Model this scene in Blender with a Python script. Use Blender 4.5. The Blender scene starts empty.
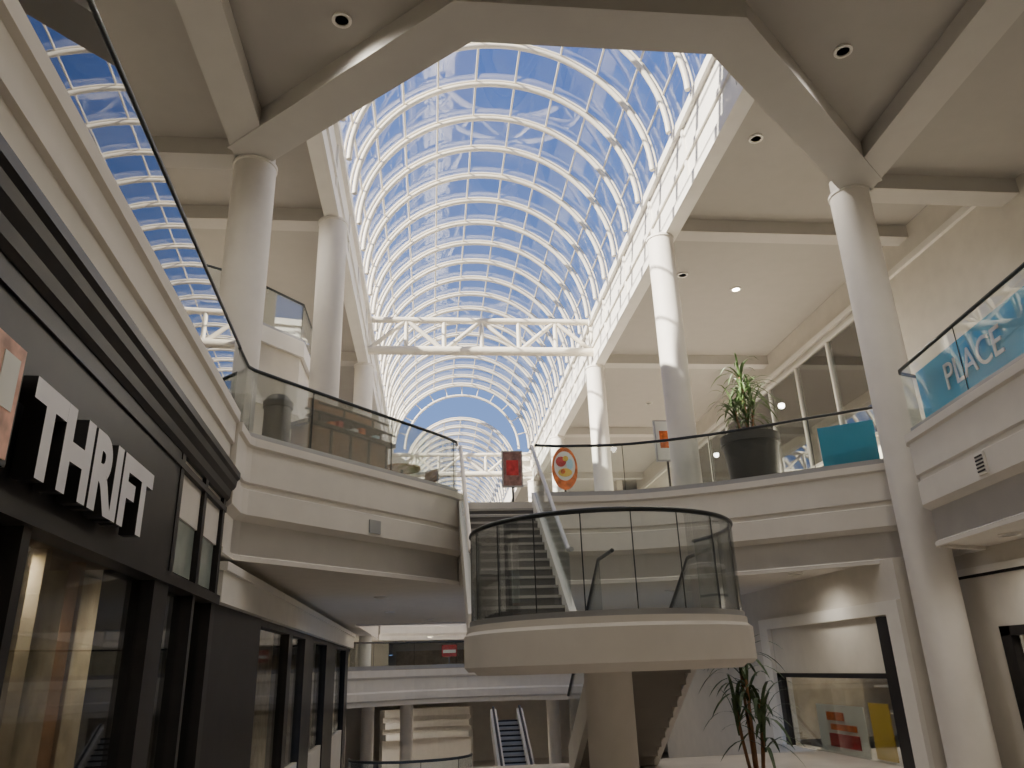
import bpy, bmesh, math, random
from mathutils import Vector, Matrix
random.seed(4)
E=1.6  # eye height
S=bpy.context.scene
col=S.collection

# ---------------------------------------------------------------- materials
def mat(name, c, rough=.7, metal=0, var=.04, scale=3, spec=.3, emit=None, es=0, bump=0):
    m=bpy.data.materials.new(name); m.use_nodes=True
    nt=m.node_tree; b=nt.nodes['Principled BSDF']
    b.inputs['Roughness'].default_value=rough; b.inputs['Metallic'].default_value=metal
    b.inputs['Specular IOR Level'].default_value=spec
    tc=nt.nodes.new('ShaderNodeTexCoord'); n=nt.nodes.new('ShaderNodeTexNoise')
    n.inputs['Scale'].default_value=scale; n.inputs['Detail'].default_value=4
    nt.links.new(tc.outputs['Object'],n.inputs['Vector'])
    r=nt.nodes.new('ShaderNodeValToRGB')
    r.color_ramp.elements[0].position=.3; r.color_ramp.elements[1].position=.7
    r.color_ramp.elements[0].color=(*[x*(1-var) for x in c],1)
    r.color_ramp.elements[1].color=(*[min(1,x*(1+var)) for x in c],1)
    nt.links.new(n.outputs['Fac'],r.inputs['Fac']); nt.links.new(r.outputs['Color'],b.inputs['Base Color'])
    if bump:
        bp=nt.nodes.new('ShaderNodeBump'); bp.inputs['Strength'].default_value=bump
        n2=nt.nodes.new('ShaderNodeTexNoise'); n2.inputs['Scale'].default_value=60
        nt.links.new(tc.outputs['Object'],n2.inputs['Vector']); nt.links.new(n2.outputs['Fac'],bp.inputs['Height'])
        nt.links.new(bp.outputs['Normal'],b.inputs['Normal'])
    if emit:
        b.inputs['Emission Color'].default_value=(*emit,1); b.inputs['Emission Strength'].default_value=es
    return m
def glassmat(name, tint, base=.06, gain=1.0, rough=.01, haze=0.0):
    m=bpy.data.materials.new(name); m.use_nodes=True
    nt=m.node_tree; nt.nodes.clear()
    out=nt.nodes.new('ShaderNodeOutputMaterial')
    tr=nt.nodes.new('ShaderNodeBsdfTransparent'); tr.inputs[0].default_value=(*tint,1)
    gl=nt.nodes.new('ShaderNodeBsdfGlossy'); gl.inputs['Roughness'].default_value=rough
    fr=nt.nodes.new('ShaderNodeFresnel'); fr.inputs['IOR'].default_value=1.5
    ma=nt.nodes.new('ShaderNodeMath'); ma.operation='MULTIPLY_ADD'; ma.use_clamp=True
    ma.inputs[1].default_value=gain; ma.inputs[2].default_value=base
    nt.links.new(fr.outputs[0],ma.inputs[0])
    mx=nt.nodes.new('ShaderNodeMixShader')
    nt.links.new(ma.outputs[0],mx.inputs[0]); nt.links.new(tr.outputs[0],mx.inputs[1]); nt.links.new(gl.outputs[0],mx.inputs[2])
    last=mx
    if haze:  # pale diffuse veil mixed into the glass to imitate haze
        d=nt.nodes.new('ShaderNodeBsdfDiffuse'); d.inputs[0].default_value=(.8,.8,.78,1)
        tl=nt.nodes.new('ShaderNodeBsdfTranslucent'); tl.inputs[0].default_value=(.8,.82,.85,1)
        a=nt.nodes.new('ShaderNodeMixShader'); a.inputs[0].default_value=.5
        nt.links.new(d.outputs[0],a.inputs[1]); nt.links.new(tl.outputs[0],a.inputs[2])
        n=nt.nodes.new('ShaderNodeTexNoise'); n.inputs['Scale'].default_value=.8
        mm=nt.nodes.new('ShaderNodeMath'); mm.operation='MULTIPLY'; mm.inputs[1].default_value=haze*2
        nt.links.new(n.outputs['Fac'],mm.inputs[0])
        mx2=nt.nodes.new('ShaderNodeMixShader'); nt.links.new(mm.outputs[0],mx2.inputs[0])
        nt.links.new(mx.outputs[0],mx2.inputs[1]); nt.links.new(a.outputs[0],mx2.inputs[2]); last=mx2
    nt.links.new(last.outputs[0],out.inputs[0])
    return m
WALL=mat('beige_plaster',(.70,.655,.57),.75,bump=.05)
FASC=mat('fascia_plaster',(.73,.685,.61),.65,var=.03)
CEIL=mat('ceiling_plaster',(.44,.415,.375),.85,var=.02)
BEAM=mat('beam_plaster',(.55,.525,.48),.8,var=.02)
COLM=mat('column_paint',(.77,.73,.66),.6,var=.03)
WHITE=mat('white_paint',(.82,.785,.71),.45,var=.03)
TUBE=mat('white_steel_tube',(.74,.68,.56),.4,var=.02)
FLOOR=mat('floor_tile',(.55,.50,.44),.35,var=.12,scale=1.5)
BLACK=mat('black_metal',(.024,.022,.022),.4,var=.2)
DARKW=mat('dark_wood',(.05,.03,.02),.5,var=.3)
RAIL=mat('dark_bronze_rail',(.05,.055,.055),.35,metal=.6)
STEP=mat('stair_carpet',(.17,.16,.15),.85)
STEPL=mat('stair_carpet_lightened',(.42,.39,.35),.85)  # step colour lightened for the lower flight, standing in for missing light
NOSE=mat('stair_nosing',(.42,.40,.36),.6)
GREY=mat('grey_metal',(.4,.4,.4),.4,metal=.5)
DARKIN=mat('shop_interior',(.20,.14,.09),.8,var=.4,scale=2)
WOOD=mat('warm_wood',(.30,.16,.08),.5,var=.3)
LETTER=mat('letter_white',(.74,.73,.75),.4)
BLUE=mat('blue_banner',(.06,.40,.62),.6,var=.04)
LBLUE=mat('light_banner',(.45,.70,.80),.6)
LEAF=mat('leaf_green',(.09,.15,.05),.5,var=.4,scale=8)
LEAFD=mat('leaf_dark',(.08,.12,.05),.5,var=.4,scale=8)
POT=mat('dark_pot',(.035,.035,.033),.4)
ORANGE=mat('poster_orange',(.75,.16,.03),.5,var=.5,scale=9)
PINK=mat('poster_pink',(.70,.40,.30),.5,var=.4,scale=7)
RED=mat('poster_red',(.50,.05,.05),.5,var=.3,scale=9)
YEL=mat('poster_yellow',(.8,.55,.1),.5)
PAPER=mat('poster_paper',(.8,.8,.74),.6)
LAMP=mat('lamp_glow',(1,1,1),.5,emit=(1,.88,.68),es=14)
SHOPW=mat('shop_interior_warm',(.50,.40,.26),.8,var=.25)
GLV=glassmat('vault_glass',(.95,.97,1.0),.005,.18,.02,haze=.006)
GLR=glassmat('balustrade_glass',(.95,.975,.965),.01,.6,.01,haze=.02)
GLC=glassmat('clear_balustrade_glass',(.96,.98,.98),.0,.12,.01)
GLS=glassmat('storefront_glass',(.92,.94,.93),.0,.35,.01)
GLN=glassmat('near_balustrade_glass',(.80,.86,.86),.24,1.05,.01)
FROST=mat('transom_glass',(.30,.34,.30),.12,var=.15,spec=.8)

# ---------------------------------------------------------------- helpers
def empty(name,loc=(0,0,0)):
    e=bpy.data.objects.new(name,None); e.location=loc; e.empty_display_size=.2; col.objects.link(e); return e
def add(name,me,m,parent=None,smooth=False):
    o=bpy.data.objects.new(name,me); col.objects.link(o)
    if m: me.materials.append(m)
    if smooth:
        for p in me.polygons: p.use_smooth=True
    if parent:
        o.parent=parent; o.matrix_parent_inverse=Matrix.Translation(-Vector(parent.location))
    return o
def meshpy(name,v,f,m,parent=None,smooth=False):
    me=bpy.data.meshes.new(name); me.from_pydata([tuple(a) for a in v],[],f)
    bm=bmesh.new(); bm.from_mesh(me); bmesh.ops.recalc_face_normals(bm,faces=bm.faces); bm.to_mesh(me); bm.free()
    me.update(); return add(name,me,m,parent,smooth)
def prism(name,pts,z0,z1,m,parent=None,bev=0):
    n=len(pts); v=[(x,y,z0+E) for x,y in pts]+[(x,y,z1+E) for x,y in pts]
    f=[tuple(range(n))[::-1],tuple(range(n,2*n))]+[(i,(i+1)%n,n+(i+1)%n,n+i) for i in range(n)]
    o=meshpy(name,v,f,m,parent)
    if bev:
        b=o.modifiers.new('bevel','BEVEL'); b.width=bev; b.segments=2; b.limit_method='ANGLE'
    return o
def box(name,x0,x1,y0,y1,z0,z1,m,parent=None,bev=0):
    return prism(name,[(x0,y0),(x1,y0),(x1,y1),(x0,y1)],z0,z1,m,parent,bev)
def boxes(name,L,m,parent=None):
    v=[];f=[]
    for (x0,x1,y0,y1,z0,z1) in L:
        k=len(v)
        v+=[(x0,y0,z0+E),(x1,y0,z0+E),(x1,y1,z0+E),(x0,y1,z0+E),(x0,y0,z1+E),(x1,y0,z1+E),(x1,y1,z1+E),(x0,y1,z1+E)]
        f+=[(k+3,k+2,k+1,k),(k+4,k+5,k+6,k+7),(k,k+1,k+5,k+4),(k+1,k+2,k+6,k+5),(k+2,k+3,k+7,k+6),(k+3,k,k+4,k+7)]
    return meshpy(name,v,f,m,parent)
def lathe(name,prof,cx,cy,m,parent=None,seg=48,smooth=True):
    v=[];f=[]
    for r,z in prof:
        for i in range(seg):
            a=2*math.pi*i/seg; v.append((cx+r*math.cos(a),cy+r*math.sin(a),z+E))
    for j in range(len(prof)-1):
        for i in range(seg):
            k=(i+1)%seg; f.append((j*seg+i,j*seg+k,(j+1)*seg+k,(j+1)*seg+i))
    f.append(tuple(range(seg))); f.append(tuple(range((len(prof)-1)*seg,len(prof)*seg)))
    o=meshpy(name,v,f,m,parent,smooth)
    if smooth:
        e=o.modifiers.new('edge','EDGE_SPLIT'); e.split_angle=math.radians(35)
    return o
def tubes(name,paths,r,m,parent=None,res=3,cyc=False):
    cu=bpy.data.curves.new(name,'CURVE'); cu.dimensions='3D'; cu.bevel_depth=r; cu.bevel_resolution=res; cu.use_fill_caps=True
    for p in paths:
        s=cu.splines.new('POLY'); s.points.add(len(p)-1); s.use_cyclic_u=cyc
        for i,q in enumerate(p): s.points[i].co=(q[0],q[1],q[2]+E,1)
    o=bpy.data.objects.new(name,cu); col.objects.link(o); cu.materials.append(m)
    if parent: o.parent=parent; o.matrix_parent_inverse=Matrix.Translation(-Vector(parent.location))
    return o
def norms(pts):
    out=[]
    for i in range(len(pts)):
        ns=[]
        for a,b in ((i-1,i),(i,i+1)):
            if a<0 or b>=len(pts): continue
            d=Vector((pts[b][0]-pts[a][0],pts[b][1]-pts[a][1])).normalized(); ns.append(Vector((d.y,-d.x)))
        n=sum(ns,Vector((0,0))).normalized(); c=max(.5,n.dot(ns[0])); out.append(n/c)
    return out
def sweep(name,pts,prof,m,parent=None):
    N=norms(pts); v=[];f=[];k=len(prof)
    for p,n in zip(pts,N):
        for o,z in prof: v.append((p[0]+n.x*o,p[1]+n.y*o,z+E))
    for i in range(len(pts)-1):
        for j in range(k):
            j2=(j+1)%k; f.append((i*k+j,i*k+j2,(i+1)*k+j2,(i+1)*k+j))
    f.append(tuple(range(k))); f.append(tuple(range((len(pts)-1)*k,len(pts)*k)))
    return meshpy(name,v,f,m,parent)
def smoothline(pts,n=6):
    out=[]
    P=[Vector(p) for p in pts]
    for i in range(len(P)-1):
        p0=P[max(0,i-1)];p1=P[i];p2=P[i+1];p3=P[min(len(P)-1,i+2)]
        for k in range(n):
            t=k/n; out.append(tuple(.5*((2*p1)+(-p0+p2)*t+(2*p0-5*p1+4*p2-p3)*t*t+(-p0+3*p1-3*p2+p3)*t**3)))
    out.append(tuple(P[-1])); return out
def balustrade(name,pts,zf,h=1.07,gm=None,curb=.12,off=0.0,posts=True,step=None,parent=None):
    e=parent or empty(name,(pts[0][0],pts[0][1],zf+E)); gm=gm or GLR
    N=norms(pts); q=[(p[0]+n.x*off,p[1]+n.y*off) for p,n in zip(pts,N)]
    sweep('glass',q,[(-.008,zf+curb),(.008,zf+curb),(.008,zf+h-.03),(-.008,zf+h-.03)],gm,e)
    sweep('shoe',q,[(-.03,zf),(.03,zf),(.03,zf+curb+.02),(-.03,zf+curb+.02)],GREY,e)
    tubes('handrail',[[(a,b,zf+h) for a,b in q]],.028,RAIL,e)
    if posts:
        L=[];acc=0
        for i in range(len(q)-1):
            a=Vector(q[i]);b=Vector(q[i+1]);d=(b-a).length; acc+=d
            if acc>=(step or 1.2):
                acc=0; L.append([(b.x,b.y,zf+curb),(b.x,b.y,zf+h)])
        if L: tubes('glass_joints',L,.007,RAIL,e,1)
    return e

# ---------------------------------------------------------------- ground + lower floor
YF=68
box('floor',-10,13,-4,15,-2.0,-1.6,FLOOR)
box('floor_lower',-10,13,15,YF,-4.4,-4.0,FLOOR)
box('wall_behind',-10,13,-4.3,-4,-1.6,8.1,WALL)

# ---------------------------------------------------------------- level two slab
LW=lambda y:-1.93-.058*y
leftA=[(LW(-3.95),-3.95),(LW(9.35),9.35)]
leftB=[(-2.47,9.37),(-2.50,10.0)]+smoothline([(-2.44,10.15),(-1.5,11.30),(-.65,12.32),(.15,13.27),(.46,13.72)],4)+[(.48,13.95)]
rightC=smoothline([(1.97,13.95),(2.6,14.02),(3.9,13.86),(5.4,13.15),(6.63,12.30),(7.95,11.40)],6)
rightD=[(7.98,11.38),(7.98,10.45),(7.05,10.10),(6.97,9.98),(6.73,8.4),(6.5,6.8),(6.0,3.4),(5.0,-3.95)]
poly=leftA+leftB[1:]+rightC+rightD[1:]
slabpts=poly+[(13,-3.95),(13,25),(-10,25),(-10,-3.95)]
prism('slab_upper_floor',slabpts,1.45,2.9,FASC)
prof=[(-.02,3.00),(.13,3.00),(.13,2.89),(.09,2.86),(.09,2.40),(.05,2.38),(.05,2.32),(.09,2.30),(.09,1.98),(.0,1.90),(.0,1.48),(.04,1.46),(.04,1.40),(-.02,1.40)]
sweep('fascia_left',leftB,prof,FASC)
sweep('fascia_stairhead',[(.5,13.95),(1.95,13.95)],[(-.02,2.9),(.05,2.9),(.05,1.4),(-.02,1.4)],FASC)
sweep('fascia_right',rightC,prof,FASC)
sweep('fascia_right_near',rightD,prof,FASC)
sweep('fascia_left_near',leftA,[(-.02,3.12),(.10,3.12),(.10,3.0),(.06,2.97),(.06,2.72),(.02,2.70),(.02,2.36),(-.02,2.36)],FASC)
balustrade('balustrade_left_near',leftA,3.02,1.0,GLN,.08,posts=False)
balustrade('balustrade_left',leftB,2.96,1.04,posts=True,step=1.7)
balustrade('balustrade_right',rightC,2.96,1.04,step=1.6)
balustrade('balustrade_right_near',rightD[1:],2.96,1.04,gm=GLC,step=2.6)
box('slab_walkway_left',-10,-2.3,25,38,1.45,2.9,FASC)
box('slab_walkway_right',5.4,13,25,38,1.45,2.9,FASC)
box('slab_far',-10,13,38,YF,1.45,2.9,FASC)

# ---------------------------------------------------------------- ceiling with openings
RX=5.08; LX=-1.96; BZ=8.70; CZ=9.07; ZT=10.4; CX=1.56; R=3.46
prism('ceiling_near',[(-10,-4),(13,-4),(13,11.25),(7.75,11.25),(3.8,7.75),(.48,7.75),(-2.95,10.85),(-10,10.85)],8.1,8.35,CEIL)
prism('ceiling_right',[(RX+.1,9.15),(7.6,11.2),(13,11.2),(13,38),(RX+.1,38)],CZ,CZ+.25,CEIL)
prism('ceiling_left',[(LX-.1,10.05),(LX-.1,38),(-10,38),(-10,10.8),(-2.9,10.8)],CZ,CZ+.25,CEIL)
boxes('ceiling_step',[(7.6,13,11.15,11.25,8.3,CZ+.1),(-10,-2.9,10.75,10.85,8.3,CZ+.1)],BEAM)
boxes('ceiling_far',[(-10,-1.32,38,YF,CZ,CZ+.25),(4.44,13,38,YF,CZ,CZ+.25)],CEIL)
rb=empty('beam_octagon',(2,9,E+8))
def beam(name,a,b,w,z0,z1,parent,m=BEAM):
    a=Vector(a);b=Vector(b);d=(b-a).normalized();n=Vector((-d.y,d.x))*w/2
    return prism(name,[tuple(a+n),tuple(b+n),tuple(b-n),tuple(a-n)],z0,z1,m,parent)
sweep('ring',[(-2.80,10.70),(.48,7.8),(3.8,7.8),(7.42,10.95)],[(-.05,7.78),(-.05,CZ+.1),(.6,CZ+.1),(.6,7.78)],BEAM,rb)
beam('beam_left',(-2.87,10.9),(-2.87,-4),.55,7.8,8.12,rb)
beam('beam_right',(7.5,11.1),(6.9,-4),.6,7.8,8.12,rb)
box('beam_right_side',7.5,13,10.75,11.2,7.8,8.12,BEAM,rb)
box('beam_left_side',-10,-2.9,10.45,10.85,7.8,8.12,BEAM,rb)
cb=empty('beam_cross',(2,12,E+8))
CY=(14.05,21.65,29.25,36.8)
for y in CY:
    box('beam',RX+.05,10.62,y-.2,y+.2,CZ-.3,CZ+.02,BEAM,cb); box('beam',-8,LX-.1,y-.2,y+.2,CZ-.3,CZ+.02,BEAM,cb)

def bulk(name,x,s,y0,y1,zt=ZT):
    e=empty(name,(x,y0,E+8))
    mn=lambda a,b:(min(a,b),max(a,b))
    L=[(*mn(x,x+s*.22),y0,y1,BZ,zt),(*mn(x,x+s*.22),7.45,y0,CZ+.12,zt)]
    L+=[(*mn(x-s*.08,x),y0,y1,BZ,BZ+.24),(*mn(x-s*.05,x),y0,y1,BZ+.75,BZ+.85),(*mn(x-s*.1,x),y0,y1,zt-.18,zt+.02)]
    boxes('bulkhead_wall',L,WHITE,e)
    P=[];y=y0+.6
    while y<y1: P.append((*mn(x-s*.04,x),y-.05,y+.05,BZ+.24,zt-.18)); y+=2.54
    boxes('strips',P,WHITE,e)
    return e
bulk('wall_bulkhead_right',RX,1,9.2,37.6); bulk('wall_bulkhead_left',LX,-1,10.15,37.6)
# ---------------------------------------------------------------- vault
def vault(cx,R,zs,y0,n,sp,nseg,parentname):
    y1=y0+n*sp
    e=empty(parentname,(cx,y0,zs+E))
    ribs=[];bars=[];A=[math.pi*i/nseg for i in range(nseg+1)]
    fine=[math.pi*i/48 for i in range(49)]
    for i in range(n+1):
        y=y0+i*sp
        ribs.append([(cx-(R-.11)*math.cos(a),y,zs+(R-.11)*math.sin(a)) for a in fine])
        bars.append([(cx-R*math.cos(a),y,zs+R*math.sin(a)) for a in fine])
    tubes('rib_tubes',ribs,.062,TUBE,e,2)
    tubes('glazing_ribs',bars,.03,TUBE,e,1)
    lon=[[(cx-R*math.cos(a),y0,zs+R*math.sin(a)),(cx-R*math.cos(a),y1,zs+R*math.sin(a))] for a in A]
    tubes('purlins',lon,.026,TUBE,e,1)
    v=[];f=[]
    for y in (y0,y1):
        for a in fine: v.append((cx-(R+.03)*math.cos(a),y,zs+E+(R+.03)*math.sin(a)))
    for i in range(48): f.append((i,i+1,49+i+1,49+i))
    meshpy('vault_glazing',v,f,GLV,e,True)
    return e
vault(CX,R,ZT,7.6,23,1.27,11,'skylight_vault')
yE=7.6+23*1.27
def gable(name,cx,R,zs,y):
    e=empty(name,(cx,y,zs+E)); fine=[math.pi*i/48 for i in range(49)]
    tubes('arch',[[(cx-R*math.cos(a),y,zs+R*math.sin(a)) for a in fine]],.09,TUBE,e)
    sp=[]
    for k in range(1,12):
        a=math.pi*k/12; sp.append([(cx-R*.82*math.cos(a),y,zs+R*.82*math.sin(a)),(cx-R*math.cos(a),y,zs+R*math.sin(a))])
    tubes('spokes',sp,.025,TUBE,e,1)
    tubes('rings',[[(cx-R*q*math.cos(a),y,zs+R*q*math.sin(a)) for a in fine] for q in (.82,)],.06,TUBE,e,1)
    return e
n=25
pts=[(CX-R*math.cos(math.pi*i/24),7.45,ZT+E+R*math.sin(math.pi*i/24)) for i in range(n)]
v=pts+[(CX+R,7.45,8.3+E),(CX-R,7.45,8.3+E)]; k=len(v)
v=v+[(a,b-.15,c) for a,b,c in v]
meshpy('wall_gable_near',v,[tuple(range(k)),tuple(range(k,2*k))]+[(i,(i+1)%k,k+(i+1)%k,k+i) for i in range(k)],WHITE)
gable('skylight_fan_arch',CX,R,ZT,yE+.1)
vault(CX,2.85,9.62,38.2,22,1.34,10,'skylight_vault')
boxes('wall_bulkhead_far',[(-1.51,-1.29,38,YF,8.75,9.64),(4.41,4.63,38,YF,8.75,9.64),(LX-.1,-1.29,37.6,38,8.7,ZT),(4.41,RX+.1,37.6,38,8.7,ZT)],WHITE)
boxes('wall_end',[(-10,13,YF,YF+.3,2.9,9.9),(-10,13,YF,YF+.3,-4,1.4)],WALL)

def truss(name,y,z0,z1,x0=LX,x1=RX):
    e=empty(name,(CX,y,z0+E))
    tubes('bottom_chord',[[(x0,y,z0),(x1,y,z0)]],.14,TUBE,e)
    tubes('top_chord',[[(x0,y,z1),(x1,y,z1)]],.10,TUBE,e)
    P=[];N=6;w=(x1-x0)/N
    for i in range(N+1):
        P.append([(x0+i*w,y,z0),(x0+i*w,y,z1)])
    for i in range(N):
        if i%2==0: P.append([(x0+i*w,y,z0),(x0+(i+1)*w,y,z1)])
        else: P.append([(x0+i*w,y,z1),(x0+(i+1)*w,y,z0)])
    tubes('web',P,.07,TUBE,e)
truss('roof_truss',21.9,9.33,10.36); truss('roof_truss',37.3,9.2,10.2)

# ---------------------------------------------------------------- columns
def column(x,y,r,z0,z1,cap=False):
    p=[(r*1.06,z0),(r*1.06,z0+.12),(r,z0+.13),(r,z1-.06),(r+.02,z1-.05),(r+.02,z1)]
    return lathe('column',p,x,y,COLM,None,40)
column(7.45,10.98,.33,-1.6,7.8)
column(-2.87,10.75,.33,2.9,7.8)
column(4.95,14.1,.28,2.9,BZ); column(-2.02,13.8,.28,2.9,BZ)
for y in CY[1:]:
    column(5.05,y,.28,2.9,BZ); column(-2.02,y,.28,2.9,BZ)

# ---------------------------------------------------------------- upper level side walls
def storewall(name,x,s,y0,y1,z0,z1,n,head=3.0,m=WALL):
    e=empty(name,(x,y0,z0+E)); w=(y1-y0)/n; L=[];F=[];G=[]
    xa,xb=min(x,x+s*.3),max(x,x+s*.3)
    L.append((xa,xb,y0,y1,z0+head,z1))
    for i in range(n+1):
        y=y0+i*w; L.append((xa,xb,max(y0,y-.45),min(y1,y+.45),z0,z0+head))
    boxes('piers_and_header',L,m,e)
    for i in range(n):
        a=y0+i*w+.45;b=y0+(i+1)*w-.45; xx=x+s*.12
        G.append((min(xx,xx+s*.02),max(xx,xx+s*.02),a,b,z0,z0+head))
        F+= [(min(x+s*.05,xx+s*.05),max(x+s*.05,xx+s*.05),a,b,z0+head-.06,z0+head)]
        k=max(2,int((b-a)/1.6))
        for j in range(k+1):
            c=a+(b-a)*j/k; F.append((min(x+s*.05,xx+s*.05),max(x+s*.05,xx+s*.05),c-.025,c+.025,z0,z0+head))
    boxes('glass',G,GLS,e); boxes('frames',F,GREY,e)
    boxes('shop_back_wall',[(min(x+s*2.0,x+s*2.2),max(x+s*2.0,x+s*2.2),y0,y1,z0,z1)],WALL,e)
    boxes('shop_ceiling',[(min(x+s*.2,x+s*2.2),max(x+s*.2,x+s*2.2),y0,y1,z0+head+.02,z0+head+.1)],WALL,e)
    return e
WX=10.6
wr=empty('wall_right_upper',(WX,10,E+5))
boxes('plaster',[(WX,WX+.3,-4,38,2.9,CZ)],WALL,wr)
boxes('moulding',[(WX-.07,WX,-4,38,3.95,4.1),(WX-.09,WX,-4,38,8.2,8.35)],WHITE,wr)
wc=empty('window_clerestory',(WX,18,E+6))
boxes('glass',[(WX-.05,WX-.03,16,29,5.0,7.95)],GLN,wc)
boxes('frame',[(WX-.09,WX-.01,15.95,29.05,4.92,5.0),(WX-.09,WX-.01,15.95,29.05,7.95,8.03)]+[(WX-.09,WX-.01,15.95+i*1.86,16.03+i*1.86,5.0,7.95) for i in range(8)],WHITE,wc)
storewall('wall_left_upper',-6.2,-1,-4,38,2.9,CZ,7,head=3.0)
kp=[(-5.9,11.8),(-3.6,13.4),(-2.65,14.6),(-2.65,24),(-5.9,24)]
prism('wall_kiosk_left',kp,2.9,6.2,WALL)
sweep('fascia_kiosk',kp[:4],[(-.1,6.2),(-.1,6.36),(.08,6.36),(.08,6.03),(.01,6.03),(.01,6.2)],WHITE)
sweep('trim_kiosk',kp[:4],[(.005,4.8),(.05,4.8),(.05,4.95),(.005,4.95)],WHITE)
balustrade('balustrade_kiosk',kp[:4],6.37,.85,GLR,.05,step=1.0)
box('wall_left_outer',-10.3,-10,-4,YF,-4,CZ,WALL); box('wall_right_outer',13,13.3,-4,YF,-4,CZ,WALL)
storewall('wall_right_far',9.6,1,38.2,YF-.2,2.9,CZ,5); storewall('wall_left_far',-6,-1,38.2,YF-.2,2.9,CZ,5)

# ---------------------------------------------------------------- landing + stairs
lc=(2.16,9.75)
st=empty('staircase',(2.2,9.75,E))
lathe('landing_disc',[(.1,-.06),(1.59,-.06),(1.63,-.02),(1.70,-.02),(1.75,.03),(1.75,.38),(1.70,.42),(1.70,.49),(.1,.49)],lc[0],lc[1],FASC,st,96)
box('landing_back',.50,3.85,9.9,11.2,0,.488,FASC,st)
lathe('landing_column',[(.29,-1.6),(.29,-.05)],lc[0],lc[1]+.05,COLM,st,48)
nr=15;z0=.49;rise=(2.9-z0)/nr;y0=10.65;tr=(13.97-y0)/(nr-1)
x0,x1=.60,1.86
L=[];NS=[]
for i in range(nr-1):
    y=y0+i*tr; z=z0+(i+1)*rise
    L.append((x0,x1,y,y+tr+.02,z-rise-.05,z)); NS.append((x0,x1,y-.02,y+.02,z-.035,z+.004))
boxes('steps_upper',L,STEP,st); boxes('nosings_upper',NS,NOSE,st)
def slope(name,xa,xb,ya,za,yb,zb,lo,hi,m):
    v=[(xa,ya,za+lo+E),(xb,ya,za+lo+E),(xb,yb,zb+lo+E),(xa,yb,zb+lo+E),(xa,ya,za+hi+E),(xb,ya,za+hi+E),(xb,yb,zb+hi+E),(xa,yb,zb+hi+E)]
    return meshpy(name,v,[(3,2,1,0),(4,5,6,7),(0,1,5,4),(1,2,6,5),(2,3,7,6),(3,0,4,7)],m,st)
slope('soffit_upper',x0,x1,y0,z0,13.95,2.9,-.32,-.1,FASC)
for i,xa in enumerate((x0-.1,x1)):
    slope('stringer',xa,xa+.1,y0-.1,z0,13.9,2.85,-.3,.22,WHITE)
    slope('stair_glass',xa+.045,xa+.06,y0,z0,13.9,2.9,.2,1.0,GLR)
    tubes('stair_handrail',[[(xa+.05,y0-.25,z0+1.02),(xa+.05,y0,z0+1.05),(xa+.05,13.95,2.9+1.07),(xa+.05,14.1,2.9+1.07)]],.035,GREY if i else TUBE,st)
nr2=13; zr=(2.09)/nr2; yy=11.2; t2=.272
L=[];NS=[]
for i in range(nr2-1):
    z=.49-(i+1)*zr; L.append((2.5,3.75,yy+i*t2,yy+(i+1)*t2,z-zr-.14,z)); NS.append((2.5,3.75,yy+(i+1)*t2-.03,yy+(i+1)*t2+.01,z-.03,z+.004))
boxes('steps_lower',L,STEPL,st); boxes('nosings_lower',NS,NOSE,st)
ye=yy+(nr2-1)*t2
for xa in (2.4,3.75):
    slope('stringer_lower',xa,xa+.1,yy,.49,ye,-1.6+zr,-.4,.15,WHITE)
    slope('stair_glass_lower',xa+.045,xa+.06,yy,.49,ye,-1.6+zr,.15,.95,GLR)
    tubes('stair_handrail_lower',[[(xa+.05,yy-.9,.49+.98),(xa+.05,yy,.49+.98),(xa+.05,ye,-1.6+zr+.98)]],.028,RAIL,st)
arc=[(lc[0]+1.65*math.cos(a),lc[1]+1.65*math.sin(a)) for a in [math.radians(155+ (385-155)*i/60) for i in range(61)]]
arc=arc[::-1]
balustrade('balustrade_landing',arc,.49,1.11,GLR,.04,step=.5,parent=st)

# ---------------------------------------------------------------- left storefront (THRIFT)
sf=empty('storefront_left',(LW(5),5,0))
def lq(name,y0,y1,o0,o1,z0,z1,m,parent=sf):
    return prism(name,[(LW(y0)+o0,y0),(LW(y0)+o1,y0),(LW(y1)+o1,y1),(LW(y1)+o0,y1)],z0,z1,m,parent)
sweep('cornice',[(LW(-3.9),-3.9),(LW(9.4),9.4)],[(-.1,2.35),(.16,2.35),(.16,2.28),(.13,2.25),(.12,2.18),(.08,2.12),(.07,2.04),(.04,2.0),(-.1,2.0)],BLACK,sf)
lq('sign_band',-3.9,7.25,-.15,.03,.88,2.02,BLACK)
lq('band_lip',-3.9,9.35,-.1,.07,.80,.90,BLACK)
lq('band_lip_upper',-3.9,9.35,-.1,.05,1.86,1.92,BLACK)
for a,b in ((7.3,8.2),(8.35,9.15)):
    lq('transom_pane',a,b,-.05,-.02,.95,1.98,FROST)
for y in (7.25,8.27,9.25): lq('transom_mullion',y-.06,y+.06,-.12,.04,.9,2.02,BLACK)
for y,w in ((-1,.1),(1.5,.1),(4.35,.05),(7.05,.22),(8.27,.05),(9.22,.1)):
    lq('mullion',y-w,y+w,-.15,.03,-1.6,.85,BLACK)
lq('base_panel',-3.9,9.3,-.12,.03,-1.6,-1.25,BLACK)
lq('window_glass',-3.9,9.2,-.08,-.06,-1.25,.82,GLS)
lq('end_post',9.2,9.38,-1.2,.02,-1.6,2.02,BLACK)
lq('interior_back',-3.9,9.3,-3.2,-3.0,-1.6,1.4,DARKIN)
lq('interior_ceiling',-3.9,9.2,-3.1,-.2,1.2,1.3,DARKIN)
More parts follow.
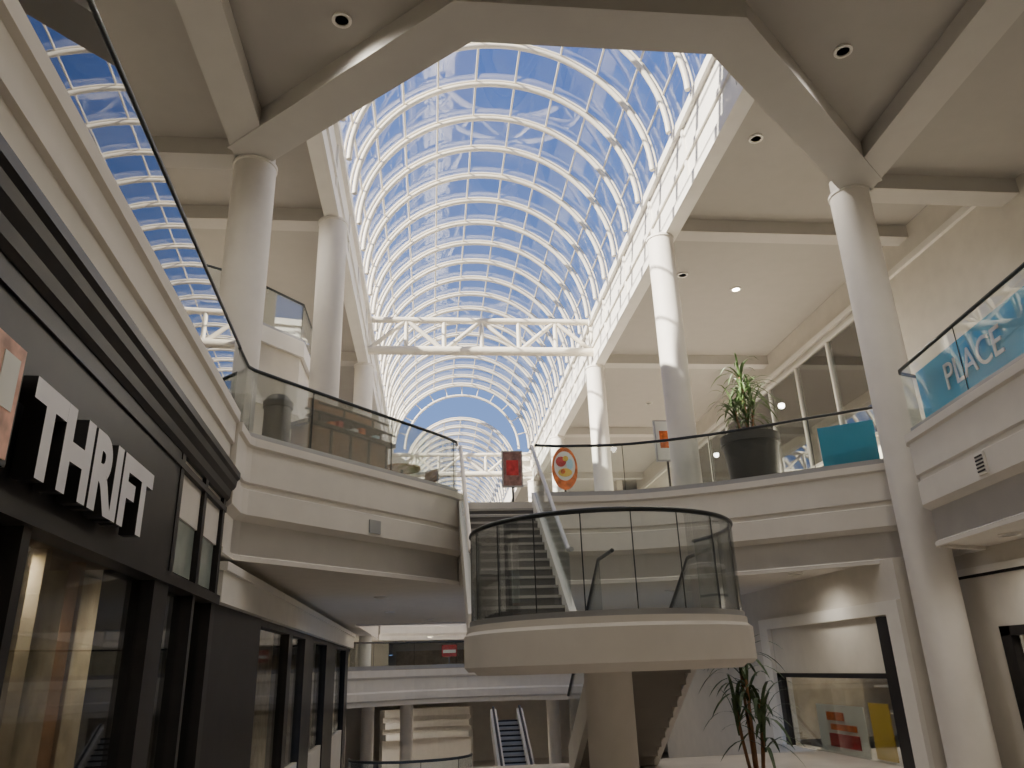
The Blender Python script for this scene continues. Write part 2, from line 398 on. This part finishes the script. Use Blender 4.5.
for y,c,o in ((4.1,WOOD,-1.5),(5.3,SHOPW,-2.4),(6.4,WOOD,-1.6),(7.7,SHOPW,-1.2),(8.6,WOOD,-1.2)):
    lq('interior_post',y-.06,y+.06,o-.12,o,-1.6,1.2,c)
for a,b in ((4.6,5.4),(6.0,6.9),(7.5,8.6)):
    lq('wall_panel',a,b,-2.98,-2.9,-1.4,1.0,SHOPW)
lq('display_rack',3.2,4.0,-2.6,-2.2,-1.6,-.3,SHOPW)
lq('garment_rail',5.5,8.0,-1.75,-1.72,.0,.04,GREY)
gm_=[RED,DARKW,PAPER,DARKW,BLUE,WOOD]
for i in range(18):
    y=5.6+i*.13; lq('garment',y,y+.07,-1.95,-1.55,-.95-random.uniform(0,.2),-.03,gm_[i%6])
for y in (5.5,8.0): lq('rack_leg',y-.02,y+.02,-1.75,-1.71,-1.6,.04,GREY)
def text(name,s,font_h,width,origin,xd,yd,m,ext=.04,parent=None,back=None,bold=.02):
    cu=bpy.data.curves.new(name,'FONT'); cu.body=s; cu.size=1; cu.extrude=.5; cu.offset=bold
    o=bpy.data.objects.new(name,cu); col.objects.link(o)
    dg=bpy.context.evaluated_depsgraph_get(); me=bpy.data.meshes.new_from_object(o.evaluated_get(dg))
    bpy.data.objects.remove(o); 
    xs=[q.co.x for q in me.vertices]; ys=[q.co.y for q in me.vertices]
    xd=Vector(xd).normalized(); yd=Vector(yd).normalized(); zd=xd.cross(yd); O=Vector(origin)
    for q in me.vertices:
        a=(q.co.x-min(xs))/(max(xs)-min(xs))*width; b=(q.co.y-min(ys))/(max(ys)-min(ys))*font_h
        q.co=O+xd*a+yd*b+zd*(q.co.z*2*ext)
    me.materials.clear(); me.materials.append(m)
    if back:
        me.materials.append(back)
        for p in me.polygons: p.material_index=0 if abs(p.normal.dot(zd))>.8 else 1
    o=add(name,me,None,parent); return o
dirL=Vector((-.058,1,0)).normalized()
sg=empty('storefront_sign',(LW(5)+.1,5,E+1.4))
text('letters_thrift','THRIFT',.49,2.12,(LW(3.82)+.12,3.82,E+.98),dirL,(0,0,1),LETTER,.055,sg,BLACK,.045)
lq('sign_box',3.2,3.74,.03,.14,.97,1.58,BLACK,sg); lq('sign_box_face',3.23,3.71,.14,.15,1.0,1.55,PINK,sg)
lq('sign_box_mark',3.3,3.45,.15,.155,1.07,1.3,ORANGE,sg); lq('sign_box_mark2',3.50,3.66,.15,.155,1.22,1.48,PAPER,sg)

# second storefront beyond, left
s2=empty('storefront_left_far',(-2.6,10,0))
LW2=lambda y:-2.42-.010*y
def l2(name,y0,y1,o0,o1,z0,z1,m): return prism(name,[(LW2(y0)+o0,y0),(LW2(y0)+o1,y0),(LW2(y1)+o1,y1),(LW2(y1)+o0,y1)],z0,z1,m,s2)
l2('canopy',9.45,28,-.4,.10,.84,1.22,WHITE); l2('canopy_cap',9.42,28,-.4,.15,1.20,1.30,WHITE)
l2('black_front',9.6,12.4,-.3,.0,-1.6,.84,BLACK)
for y,w in ((15.2,.4),(17.3,1.4),(21.2,2.2),(26.5,1)): l2('pier',y,y+w,-.3,-.02,-4,.84,BLACK)
l2('head_rail',10.5,28,-.2,-.02,.74,.84,BLACK)
l2('glass',12.4,28,-.12,-.1,-1.6,.8,GLS); l2('back',9.6,28,-2.3,-2.2,-4,1.4,SHOPW)
l2('low_wall',15.1,28,-.15,-.05,-4,-1.6,WALL)

# ---------------------------------------------------------------- right ground-floor shops
rs=empty('storefront_right',(8,12,0))
X=8.05; X2=7.2
boxes('wall_piers',[(X,X+.3,-4,7.6,-1.6,1.45),(X,X+.3,7.6,10.6,.35,1.45),(X,X+.3,10.6,11.7,-1.6,1.45),
  (X2,X+.3,11.5,11.7,-1.6,1.45),(X2,X2+.3,11.7,16.4,.6,1.45),(X2,X2+.3,16.4,25,-1.6,1.45),(X2,X2+.3,15.1,25,-4,-1.6)],WALL,rs)
boxes('surround',[(X2-.08,X2,11.5,11.85,-1.6,.62),(X2-.08,X2,11.5,16.8,.62,.82),(X2-.08,X2,16.4,16.8,-1.6,.62),(X-.05,X,7.0,11.3,1.10,1.20)],WHITE,rs)
boxes('black_frame',[(X2-.03,X2+.1,11.85,12.25,-1.6,.6),(X2,X2+.12,12.25,16.4,-.33,-.25),(X2,X2+.1,16.2,16.4,-1.6,-.25),(X-.03,X+.1,10.4,10.6,-1.6,.35),(X-.03,X+.1,7.6,10.6,.22,.35),(X,X+.08,9.1,9.2,-1.6,.3),(X-.02,X,7.0,11.3,1.06,1.10),(X-.02,X,11.26,11.3,-1.6,1.06)],BLACK,rs)
boxes('inner_frame',[(X2+.02,X2+.2,12.25,16.4,-.25,.6)],WALL,rs)
boxes('glass',[(X2+.05,X2+.06,12.25,16.3,-1.6,-.25),(X+.05,X+.06,7.6,10.5,-1.6,.3)],GLS,rs)
boxes('interior',[(X2+2.9,X2+3.0,7,18,-1.6,1.4),(X2+.3,X2+2.9,11.75,11.85,-1.6,1.4),(X2+.3,X2+2.9,17.2,17.3,-1.6,1.4)],SHOPW,rs)
boxes('interior_shelves',[(X2+2.2,X2+2.8,12.4,16.6,-1.6+.5*i,-1.56+.5*i) for i in range(1,5)],WHITE,rs)
gd=[(X2+2.25,X2+2.5,12.5+j*.42,12.5+j*.42+random.uniform(.15,.34),-1.56+.5*i,-1.56+.5*i+random.uniform(.15,.38)) for i in range(1,4) for j in range(9)]
boxes('shelf_goods',gd[::3],ORANGE,rs); boxes('shelf_goods_b',gd[1::3],LBLUE,rs); boxes('shelf_goods_c',gd[2::3],YEL,rs)
pp=empty('window_poster',(X2+.2,14.0,0))
box('poster_sheet',X2+.16,X2+.18,13.5,15.2,-1.6,-.80,PAPER,pp); box('poster_patch',X2+.14,X2+.16,13.75,14.8,-1.5,-1.28,RED,pp)
boxes('poster_bars',[(X2+.14,X2+.16,13.8,14.7,-1.22,-1.12),(X2+.14,X2+.16,14.2,14.8,-1.06,-.92)],ORANGE,pp)
pp2=empty('window_poster',(X2+.2,12.9,0)); box('poster_sheet',X2+.16,X2+.18,12.7,13.3,-1.58,-.72,YEL,pp2)

# ---------------------------------------------------------------- far area
fb=empty('balcony_far',(1.4,30,E))
fp=smoothline([(-9.9,28.8),(-4.0,28.9),(-2.4,29.8),(-.6,30.9),(1.4,31.3),(3.4,30.9),(5.2,29.8),(6.8,28.9),(12.9,28.8)],5)
prism('slab',fp+[(12.9,46),(-9.9,46)],-1.05,0.02,FASC,fb)
sweep('fascia',fp,[(-.02,.12),(.14,.12),(.14,-.12),(.05,-.2),(.05,-.6),(.14,-.66),(.14,-.9),(.05,-.95),(.05,-1.1),(-.02,-1.1)],WHITE,fb)
balustrade('balustrade_far',fp,.13,.95,step=1.5)
boxes('wall_far_lower',[(-10,13,40,40.3,-4,-1.05),(-10,-2,39.5,39.8,0,1.5),(4.6,13,39.5,39.8,0,1.5),(-2,4.6,44,44.3,0,1.5)],WALL)
boxes('shop_front_far',[(-1.8,4.4,43.8,43.95,0,1.1)],SHOPW)
for x in (-2.4,-.9,4.9): column(x,32.8,.25,-4,-1.06)
for x in (-2.6,5.7): column(x,32.8,.25,.02,1.45)
# curved upper far balcony, set back
fu=smoothline([(-2.3,36.2),(-.8,37.3),(1.56,37.9),(3.9,37.3),(5.4,36.2)],5)
prism('slab_far_front',fu+[(5.4,38.0),(-2.3,38.0)],1.45,2.9,FASC)
sweep('fascia_far_upper',fu,[(-.02,3.0),(.15,3.0),(.15,2.7),(.05,2.6),(.05,2.1),(.15,2.0),(.15,1.7),(.05,1.6),(.05,1.4),(-.02,1.4)],WHITE)
balustrade('balustrade_far_upper',fu,3.0,1.0,step=1.4)
sweep('fascia_bridge_back',[(5.4,25.02),(-2.3,25.02)],[(-.02,3.0),(.12,3.0),(.12,1.4),(-.02,1.4)],WHITE)
si=empty('red_sign',(.9,31.6,E)); box('panel',.45,1.05,31.75,31.8,.55,.98,RED,si); box('stripe',.5,1.0,31.73,31.75,.68,.8,PAPER,si); box('pole',.72,.76,31.76,31.8,.05,.55,GREY,si)
# lower tiers
lt=empty('balcony_lower_far',(.4,37,-1))
lp=smoothline([(-2.0,36.4),(-.6,37.2),(.6,37.4),(1.8,37.0)],5)
sweep('fascia_upper_tier',lp,[(-.02,-1.5),(.12,-1.5),(.12,-1.8),(-.02,-1.8)],WHITE,lt)
sweep('fascia_mid_tier',lp,[(-.02,-2.0),(.2,-2.0),(.2,-2.25),(-.02,-2.25)],WHITE,lt)
sweep('fascia_low_tier',lp,[(-.02,-2.45),(.28,-2.45),(.28,-2.7),(-.02,-2.7)],WHITE,lt)
sweep('tier_wall',lp,[(-.3,-4),(-.3,-1.5),(-.02,-1.5),(-.02,-4)],FASC,lt)
def escal(name,x,w):
    e=empty(name,(x,24,-2)); y0,z0,y1,z1=23.5,-4.0,28.2,-1.6
    L=[]
    for i in range(18):
        t=i/18; L.append((x,x+w,y0+(y1-y0)*t,y0+(y1-y0)*(t+1/18),z0+(z1-z0)*t-.3,z0+(z1-z0)*(t+1/18)))
    boxes('steps',L,GREY,e); boxes('step_edges',[(a,b,c-.02,c+.03,z-.04,z+.01) for a,b,c,d,_,z in L],BLACK,e)
    for xa in (x-.2,x+w):
        v=[(xa,y0,z0-.3+E),(xa+.2,y0,z0-.3+E),(xa+.2,y1,z1-.3+E),(xa,y1,z1-.3+E),(xa,y0,z0+.35+E),(xa+.2,y0,z0+.35+E),(xa+.2,y1,z1+.35+E),(xa,y1,z1+.35+E)]
        meshpy('balustrade_side',v,[(3,2,1,0),(4,5,6,7),(0,1,5,4),(1,2,6,5),(2,3,7,6),(3,0,4,7)],WHITE,e)
        tubes('handrail',[[(xa+.1,y0-.4,z0+.4),(xa+.1,y0,z0+.42),(xa+.1,y1,z1+.42)]],.04,BLACK,e)
escal('escalator',2.25,.7)
ar=[(-.4+1.3*math.cos(math.radians(a)),18.2+1.0*math.sin(math.radians(a))) for a in range(360,175,-10)]
prism('platform_lower',ar[::-1],-4,-2.75,FASC); balustrade('balustrade_lower',ar,-2.75,1.07,step=.7)

# ---------------------------------------------------------------- plants
def plant(name,x,y,zb,pr,ph,stems,leafs,m,up=1.0,wd=.03,Ll=.9,flat=0.0):
    e=empty(name,(x,y,zb+E))
    lathe('pot',[(pr*.72,zb),(pr*.78,zb+.03),(pr*.98,zb+ph*.85),(pr*1.04,zb+ph*.86),(pr*1.04,zb+ph),(pr*.92,zb+ph),(pr*.9,zb+ph-.08),(.02,zb+ph-.08)],x,y,POT,e,40)
    v=[];f=[];T=[]
    for hx,hy,hh in stems:
        T.append([(x+hx*.4,y+hy*.4,zb+ph-.1),(x+hx*.8,y+hy*.8,zb+ph+hh*.5),(x+hx,y+hy,zb+ph+hh)])
        for i in range(leafs):
            az=random.uniform(0,2*math.pi); el=random.uniform(.15+flat,1.45); L=Ll*random.uniform(.6,1.15); k=len(v)
            base=Vector((x+hx,y+hy,zb+ph+hh-random.uniform(0,.35)*min(1,hh+.2)+E)); p=base.copy(); d=Vector((math.cos(az)*math.cos(el),math.sin(az)*math.cos(el),math.sin(el)*up))
            side=Vector((-math.sin(az),math.cos(az),0)); n=7
            for j in range(n+1):
                t=j/n; w=wd*math.sin(math.pi*min(1,.12+t*.88))**.6+.001
                v.append(p+side*w); v.append(p-side*w)
                p=p+d.normalized()*L/n; d.z-=.26*(1.2-.3*el)
            for j in range(n): f.append((k+2*j,k+2*j+1,k+2*j+3,k+2*j+2))
    me=bpy.data.meshes.new('leaves'); me.from_pydata(v,[],f); add('leaves',me,m,e,True)
    tubes('stems',T,.022,WOOD,e,2); return e
plant('potted_dracaena',6.18,13.78,2.9,.54,1.2,[(0,0,1.0),(-.18,.1,.6),(.14,-.05,.75),(.05,.15,1.35),(-.05,-.15,.35)],30,LEAF,1.1,.019,.78)
plant('potted_palm',4.25,10.7,-1.6,.28,.22,[(0,0,1.15),(-.15,.1,.8),(.15,0,.9),(0,.15,1.5),(.1,-.1,.5)],15,LEAFD,1.25,.024,.75)

# ---------------------------------------------------------------- signs + furniture upper level
def stand(name,x,y,zc,w,h,m,m2,round_=False):
    e=empty(name,(x,y,2.9+E)); 
    boxes('stand',[(x-.02,x+.02,y-.02,y+.02,2.9,zc),(x-.25,x+.25,y-.15,y+.15,2.9,2.93)],BLACK,e)
    if round_:
        def disc(nm,cx,cz,rx,rz,ya,mm):
            v=[];N=32
            for yy in (ya-.02,ya):
                for i in range(N): a=2*math.pi*i/N; v.append((cx+rx*math.cos(a),yy,zc+E+cz+rz*math.sin(a)))
            meshpy(nm,v,[tuple(range(N)),tuple(range(N,2*N))]+[(i,(i+1)%N,N+(i+1)%N,N+i) for i in range(N)],mm,e)
        disc('disc',x,0,w*.52,h*.5,y-.03,m); disc('disc_inner',x,.05,w*.42,h*.34,y-.05,PAPER)
        disc('disc_mark_a',x-.08,.14,.11,.11,y-.07,RED); disc('disc_mark_b',x+.11,.08,.07,.12,y-.07,LBLUE); disc('disc_mark_c',x,-.10,.15,.09,y-.07,YEL); disc('disc_mark_d',x+.02,.2,.06,.06,y-.09,YEL); disc('disc_mark_e',x-.05,-.08,.05,.05,y-.09,ORANGE)
    else:
        box('frame',x-w/2-.03,x+w/2+.03,y-.04,y+.04,zc-h/2-.03,zc+h/2+.03,GREY,e); box('face',x-w/2,x+w/2,y-.05,y-.04,zc-h/2,zc+h/2,m,e); box('print',x-w/3,x+w/3,y-.055,y-.05,zc-h/5,zc+h/4,m2,e)
BROWN=mat('poster_brown',(.25,.14,.12),.5,var=.4,scale=12)
stand('poster_stand',1.70,15.6,3.95,.38,.72,BROWN,RED)
stand('round_poster_stand',2.85,15.8,4.0,.54,.94,ORANGE,RED,True)
stand('poster_stand',5.02,15.4,4.5,.42,.85,PAPER,ORANGE)
bn=empty('banner_place',(7.2,9,E+3.5))
def rq(name,p,q,off,z0,z1,m,parent):
    return sweep(name,[p,q],[(off-.006,z0),(off+.006,z0),(off+.006,z1),(off-.006,z1)],m,parent)
rl=lambda y:6.97-(9.98-y)*.149
bp,bq=(rl(9.75),9.75),(rl(5.6),5.6)
rq('banner_cloth',bp,bq,-.10,3.12,3.86,BLUE,bn)
d=Vector((bq[0]-bp[0],bq[1]-bp[1],0)).normalized()
text('letters_place','PLACE',.36,1.35,(rl(8.95)+.07,8.95,E+3.31),d,(0,0,1),PAPER,.006,bn,None,.0)
bb=empty('banner_blue',(7.2,12.2,E+3.4)); rq('cloth',(6.85,12.42),(7.6,11.90),0,3.0,3.85,BLUE,bb)
tb=empty('litter_bin',(-2.30,11.15,2.9+E)); lathe('bin_body',[(.18,2.9),(.2,2.95),(.2,3.75),(.22,3.76),(.22,3.85),(.14,3.95),(.02,3.96)],-2.28,11.10,POT,tb,32)
# wooden display kiosk on the left balcony
be=empty('display_kiosk',(-1.35,12.0,2.9+E)); u=Vector((.64,.768)); w=Vector((-.768,.64)); c0=Vector((-1.38,12.10))
def ob(name,a0,a1,b0,b1,z0,z1,m,parent=be):
    P=[c0+u*a0+w*b0,c0+u*a1+w*b0,c0+u*a1+w*b1,c0+u*a0+w*b1]; return prism(name,[tuple(p) for p in P],z0,z1,m,parent)
def crv(a0,a1,b,bow,z,n=10):
    return [(*(c0+u*(a0+(a1-a0)*i/n)+w*(b-bow*math.sin(math.pi*i/n))),z) for i in range(n+1)]
ob('plinth',-.9,.95,-.14,.34,2.9,3.0,BLACK)
ob('cabinet',-.85,.9,-.10,.32,3.0,3.62,WOOD)
for i in range(5): ob('cabinet_stile',-.85+i*.42,-.81+i*.42,-.12,-.10,3.0,3.62,DARKW)
ob('counter_top',-.95,1.0,-.18,.36,3.62,3.68,DARKW)
ob('upper_shelf',-.55,.95,.02,.34,3.90,3.94,DARKW)
for a in (-.5,.2,.88): ob('shelf_post',a,a+.04,.08,.12,3.68,3.90,BLACK); ob('shelf_post_back',a,a+.04,.28,.32,3.68,4.2,BLACK)
ob('header_board',-.55,.95,.29,.33,4.05,4.22,WOOD)
for i in range(8): ob('goods',-.5+i*.17,-.40+i*.17,.0,.12,3.68,3.76+.05*(i%3),[PAPER,ORANGE,RED,LBLUE][i%4])
tubes('curved_rail',[crv(-1.0,1.0,-.16,.06,3.82),crv(-.6,1.0,.0,.05,4.05)],.022,BLACK,be,2)
def table(x,y):
    e=empty('cafe_table',(x,y,2.9+E)); lathe('top',[(.02,3.62),(.36,3.62),(.37,3.64),(.36,3.66),(.02,3.66)],x,y,WOOD,e,32)
    lathe('pedestal',[(.22,2.9),(.2,2.93),(.03,2.96),(.03,3.62)],x,y,BLACK,e,20)
def chair(x,y,a):
    e=empty('cafe_chair',(x,y,2.9+E)); ca,sa=math.cos(a),math.sin(a)
    def P(px,py,pz): return (x+px*ca-py*sa,y+px*sa+py*ca,2.9+pz)
    tubes('frame',[[P(-.2,-.2,0),P(-.19,-.18,.45)],[P(.2,-.2,0),P(.19,-.18,.45)],[P(-.2,.22,0),P(-.19,.18,.45),P(-.18,.24,.9),P(.18,.24,.9),P(.19,.18,.45),P(.2,.22,0)]],.014,BLACK,e,2)
    v=[P(-.2,-.2,.44),P(.2,-.2,.44),P(.2,.2,.44),P(-.2,.2,.44)]; prism('seat',[(q[0],q[1]) for q in v],3.33,3.37,WOOD,e)
    q=[P(-.18,.22,0),P(.18,.22,0),P(.18,.25,0),P(-.18,.25,0)]; prism('back',[(k[0],k[1]) for k in q],3.55,3.78,WOOD,e)
table(-.55,14.3); chair(-1.05,13.7,2.2); chair(-.15,14.9,-.8)

# ---------------------------------------------------------------- vents, downlights with added fill spots
vt=empty('wall_vent',(6.8,8.3,E+2))
d2=Vector((.149,.9888)); nn=Vector((-.9888,.149)); pc=Vector((rl(8.35),8.35))+nn*.10
def vq(name,a,b,o0,o1,z0,z1,m):
    P=[pc+d2*a+nn*o0,pc+d2*b+nn*o0,pc+d2*b+nn*o1,pc+d2*a+nn*o1]; prism(name,[tuple(p) for p in P],z0,z1,m,vt)
vq('vent_frame',-.1,.1,-.02,.02,2.02,2.28,WHITE)
for i in range(5): vq('vent_slat',-.08,.08,.02,.03,2.05+.045*i,2.07+.045*i,BLACK)
vt2=empty('wall_vent',(-1,11.8,E+2)); lv=Vector((-.93,11.98)); du=Vector((.64,.768)); dn=Vector((.768,-.64))
P=[lv+du*-.12+dn*.06,lv+du*.12+dn*.06,lv+du*.12+dn*.11,lv+du*-.12+dn*.11]; prism('vent_frame',[tuple(p) for p in P],2.02,2.22,GREY,vt2)
def down(x,y,z,e,on=True,ang=165,r=.12,c=(1,.93,.84)):
    em=empty('fill_downlight',(x,y,z+E))  # ceiling fixture carrying an added spot that fills the interior
    lathe('trim_ring',[(.13,z),(.13,z-.03),(.09,z-.03),(.09,z)],x,y,WHITE,em,24)
    lathe('lens',[(.02,z-.012),(.088,z-.012)],x,y,LAMP if on else GREY,em,24)
    if e:
        l=bpy.data.lights.new('spot','SPOT'); l.energy=e; l.spot_size=math.radians(ang); l.spot_blend=1; l.shadow_soft_size=r; l.color=c
        o=bpy.data.objects.new('lamp',l); o.location=(x,y,z-.1+E); col.objects.link(o); o.parent=em; o.matrix_parent_inverse=Matrix.Translation(-Vector(em.location))
for x,y in ((-1.2,7.9),(5.8,7.97),(-.5,2),(4,2),(2,-1),(-4.3,7),(8.6,7)): down(x,y,8.1,220,False)  # added fill for the near hall; lenses stay unlit
for x,y in ((5.95,11.1),(6.2,16.3),(7.85,17),(8.5,22),(8,26),(-4.5,16.2),(-4.7,20),(-3.4,12.6),(8,33),(-4.5,33)): down(x,y,CZ,270,(x,y)==(7.85,17))  # added fill along the upper level; only one lens is lit
for x,y in ((-1,16),(2,16.5),(5,16),(-1,20),(3,20),(5,23),(0,23.5),(6.5,13.4),(7.5,9.3)): down(x,y,1.45,60,False)  # added fill under the upper slab, lenses unlit
for x,y in ((0,35),(3,35),(6,36),(-3,36)): down(x,y,1.45,150,True)
for x,y in ((0,33.8),(3,33.8),(5,34),(-1.3,35)): down(x,y,-1.05,90,True)
for x,y in ((9.3,13),(9.3,15.5),(9.3,9.6)): down(x,y,1.45,140,True)  # added to brighten the right shop interiors
for x,y in ((-3.6,5),(-3.8,7.5)): down(x,y,1.2,42,True)
for x,y in ((-3.9,12),(-4.2,16)): down(x,y,1.45,80,True)
for y in (-1,5,10,16,22,28): down(-7.3,y,5.9,70,True); 

# ---------------------------------------------------------------- sun + sky
sl=bpy.data.lights.new('sun','SUN'); sl.energy=25; sl.angle=math.radians(.6); sl.color=(1,.91,.77)
so=bpy.data.objects.new('sun',sl); col.objects.link(so)
dv=Vector((.74,.40,-.53)).normalized(); so.rotation_euler=dv.to_track_quat('-Z','Y').to_euler(); so.location=(-20,10,25)
w=bpy.data.worlds.new('sky'); S.world=w; w.use_nodes=True; nt=w.node_tree
bg=nt.nodes['Background']; tc=nt.nodes.new('ShaderNodeTexCoord'); sx=nt.nodes.new('ShaderNodeSeparateXYZ'); cr=nt.nodes.new('ShaderNodeValToRGB')
nt.links.new(tc.outputs['Generated'],sx.inputs[0]); nt.links.new(sx.outputs['Z'],cr.inputs[0]); nt.links.new(cr.outputs[0],bg.inputs[0])
cr.color_ramp.elements[0].position=0; cr.color_ramp.elements[0].color=(.32,.50,.90,1)
cr.color_ramp.elements[1].position=.8; cr.color_ramp.elements[1].color=(.07,.17,.60,1)
bg.inputs[1].default_value=1.1

# ---------------------------------------------------------------- camera
cd=bpy.data.cameras.new('camera'); cd.sensor_width=36; cd.lens=763/1024*36; cd.clip_end=300
co=bpy.data.objects.new('camera',cd); col.objects.link(co)
zw=Vector((-70,-2040,763)).normalized(); yw=Vector((-82,288,763)); yw=(yw-zw*yw.dot(zw)).normalized(); xw=yw.cross(zw)
r=Vector((xw.x,yw.x,zw.x)); up=-Vector((xw.y,yw.y,zw.y)); bk=-Vector((xw.z,yw.z,zw.z))
co.matrix_world=Matrix(((r.x,up.x,bk.x,0),(r.y,up.y,bk.y,0),(r.z,up.z,bk.z,E),(0,0,0,1)))
S.camera=co
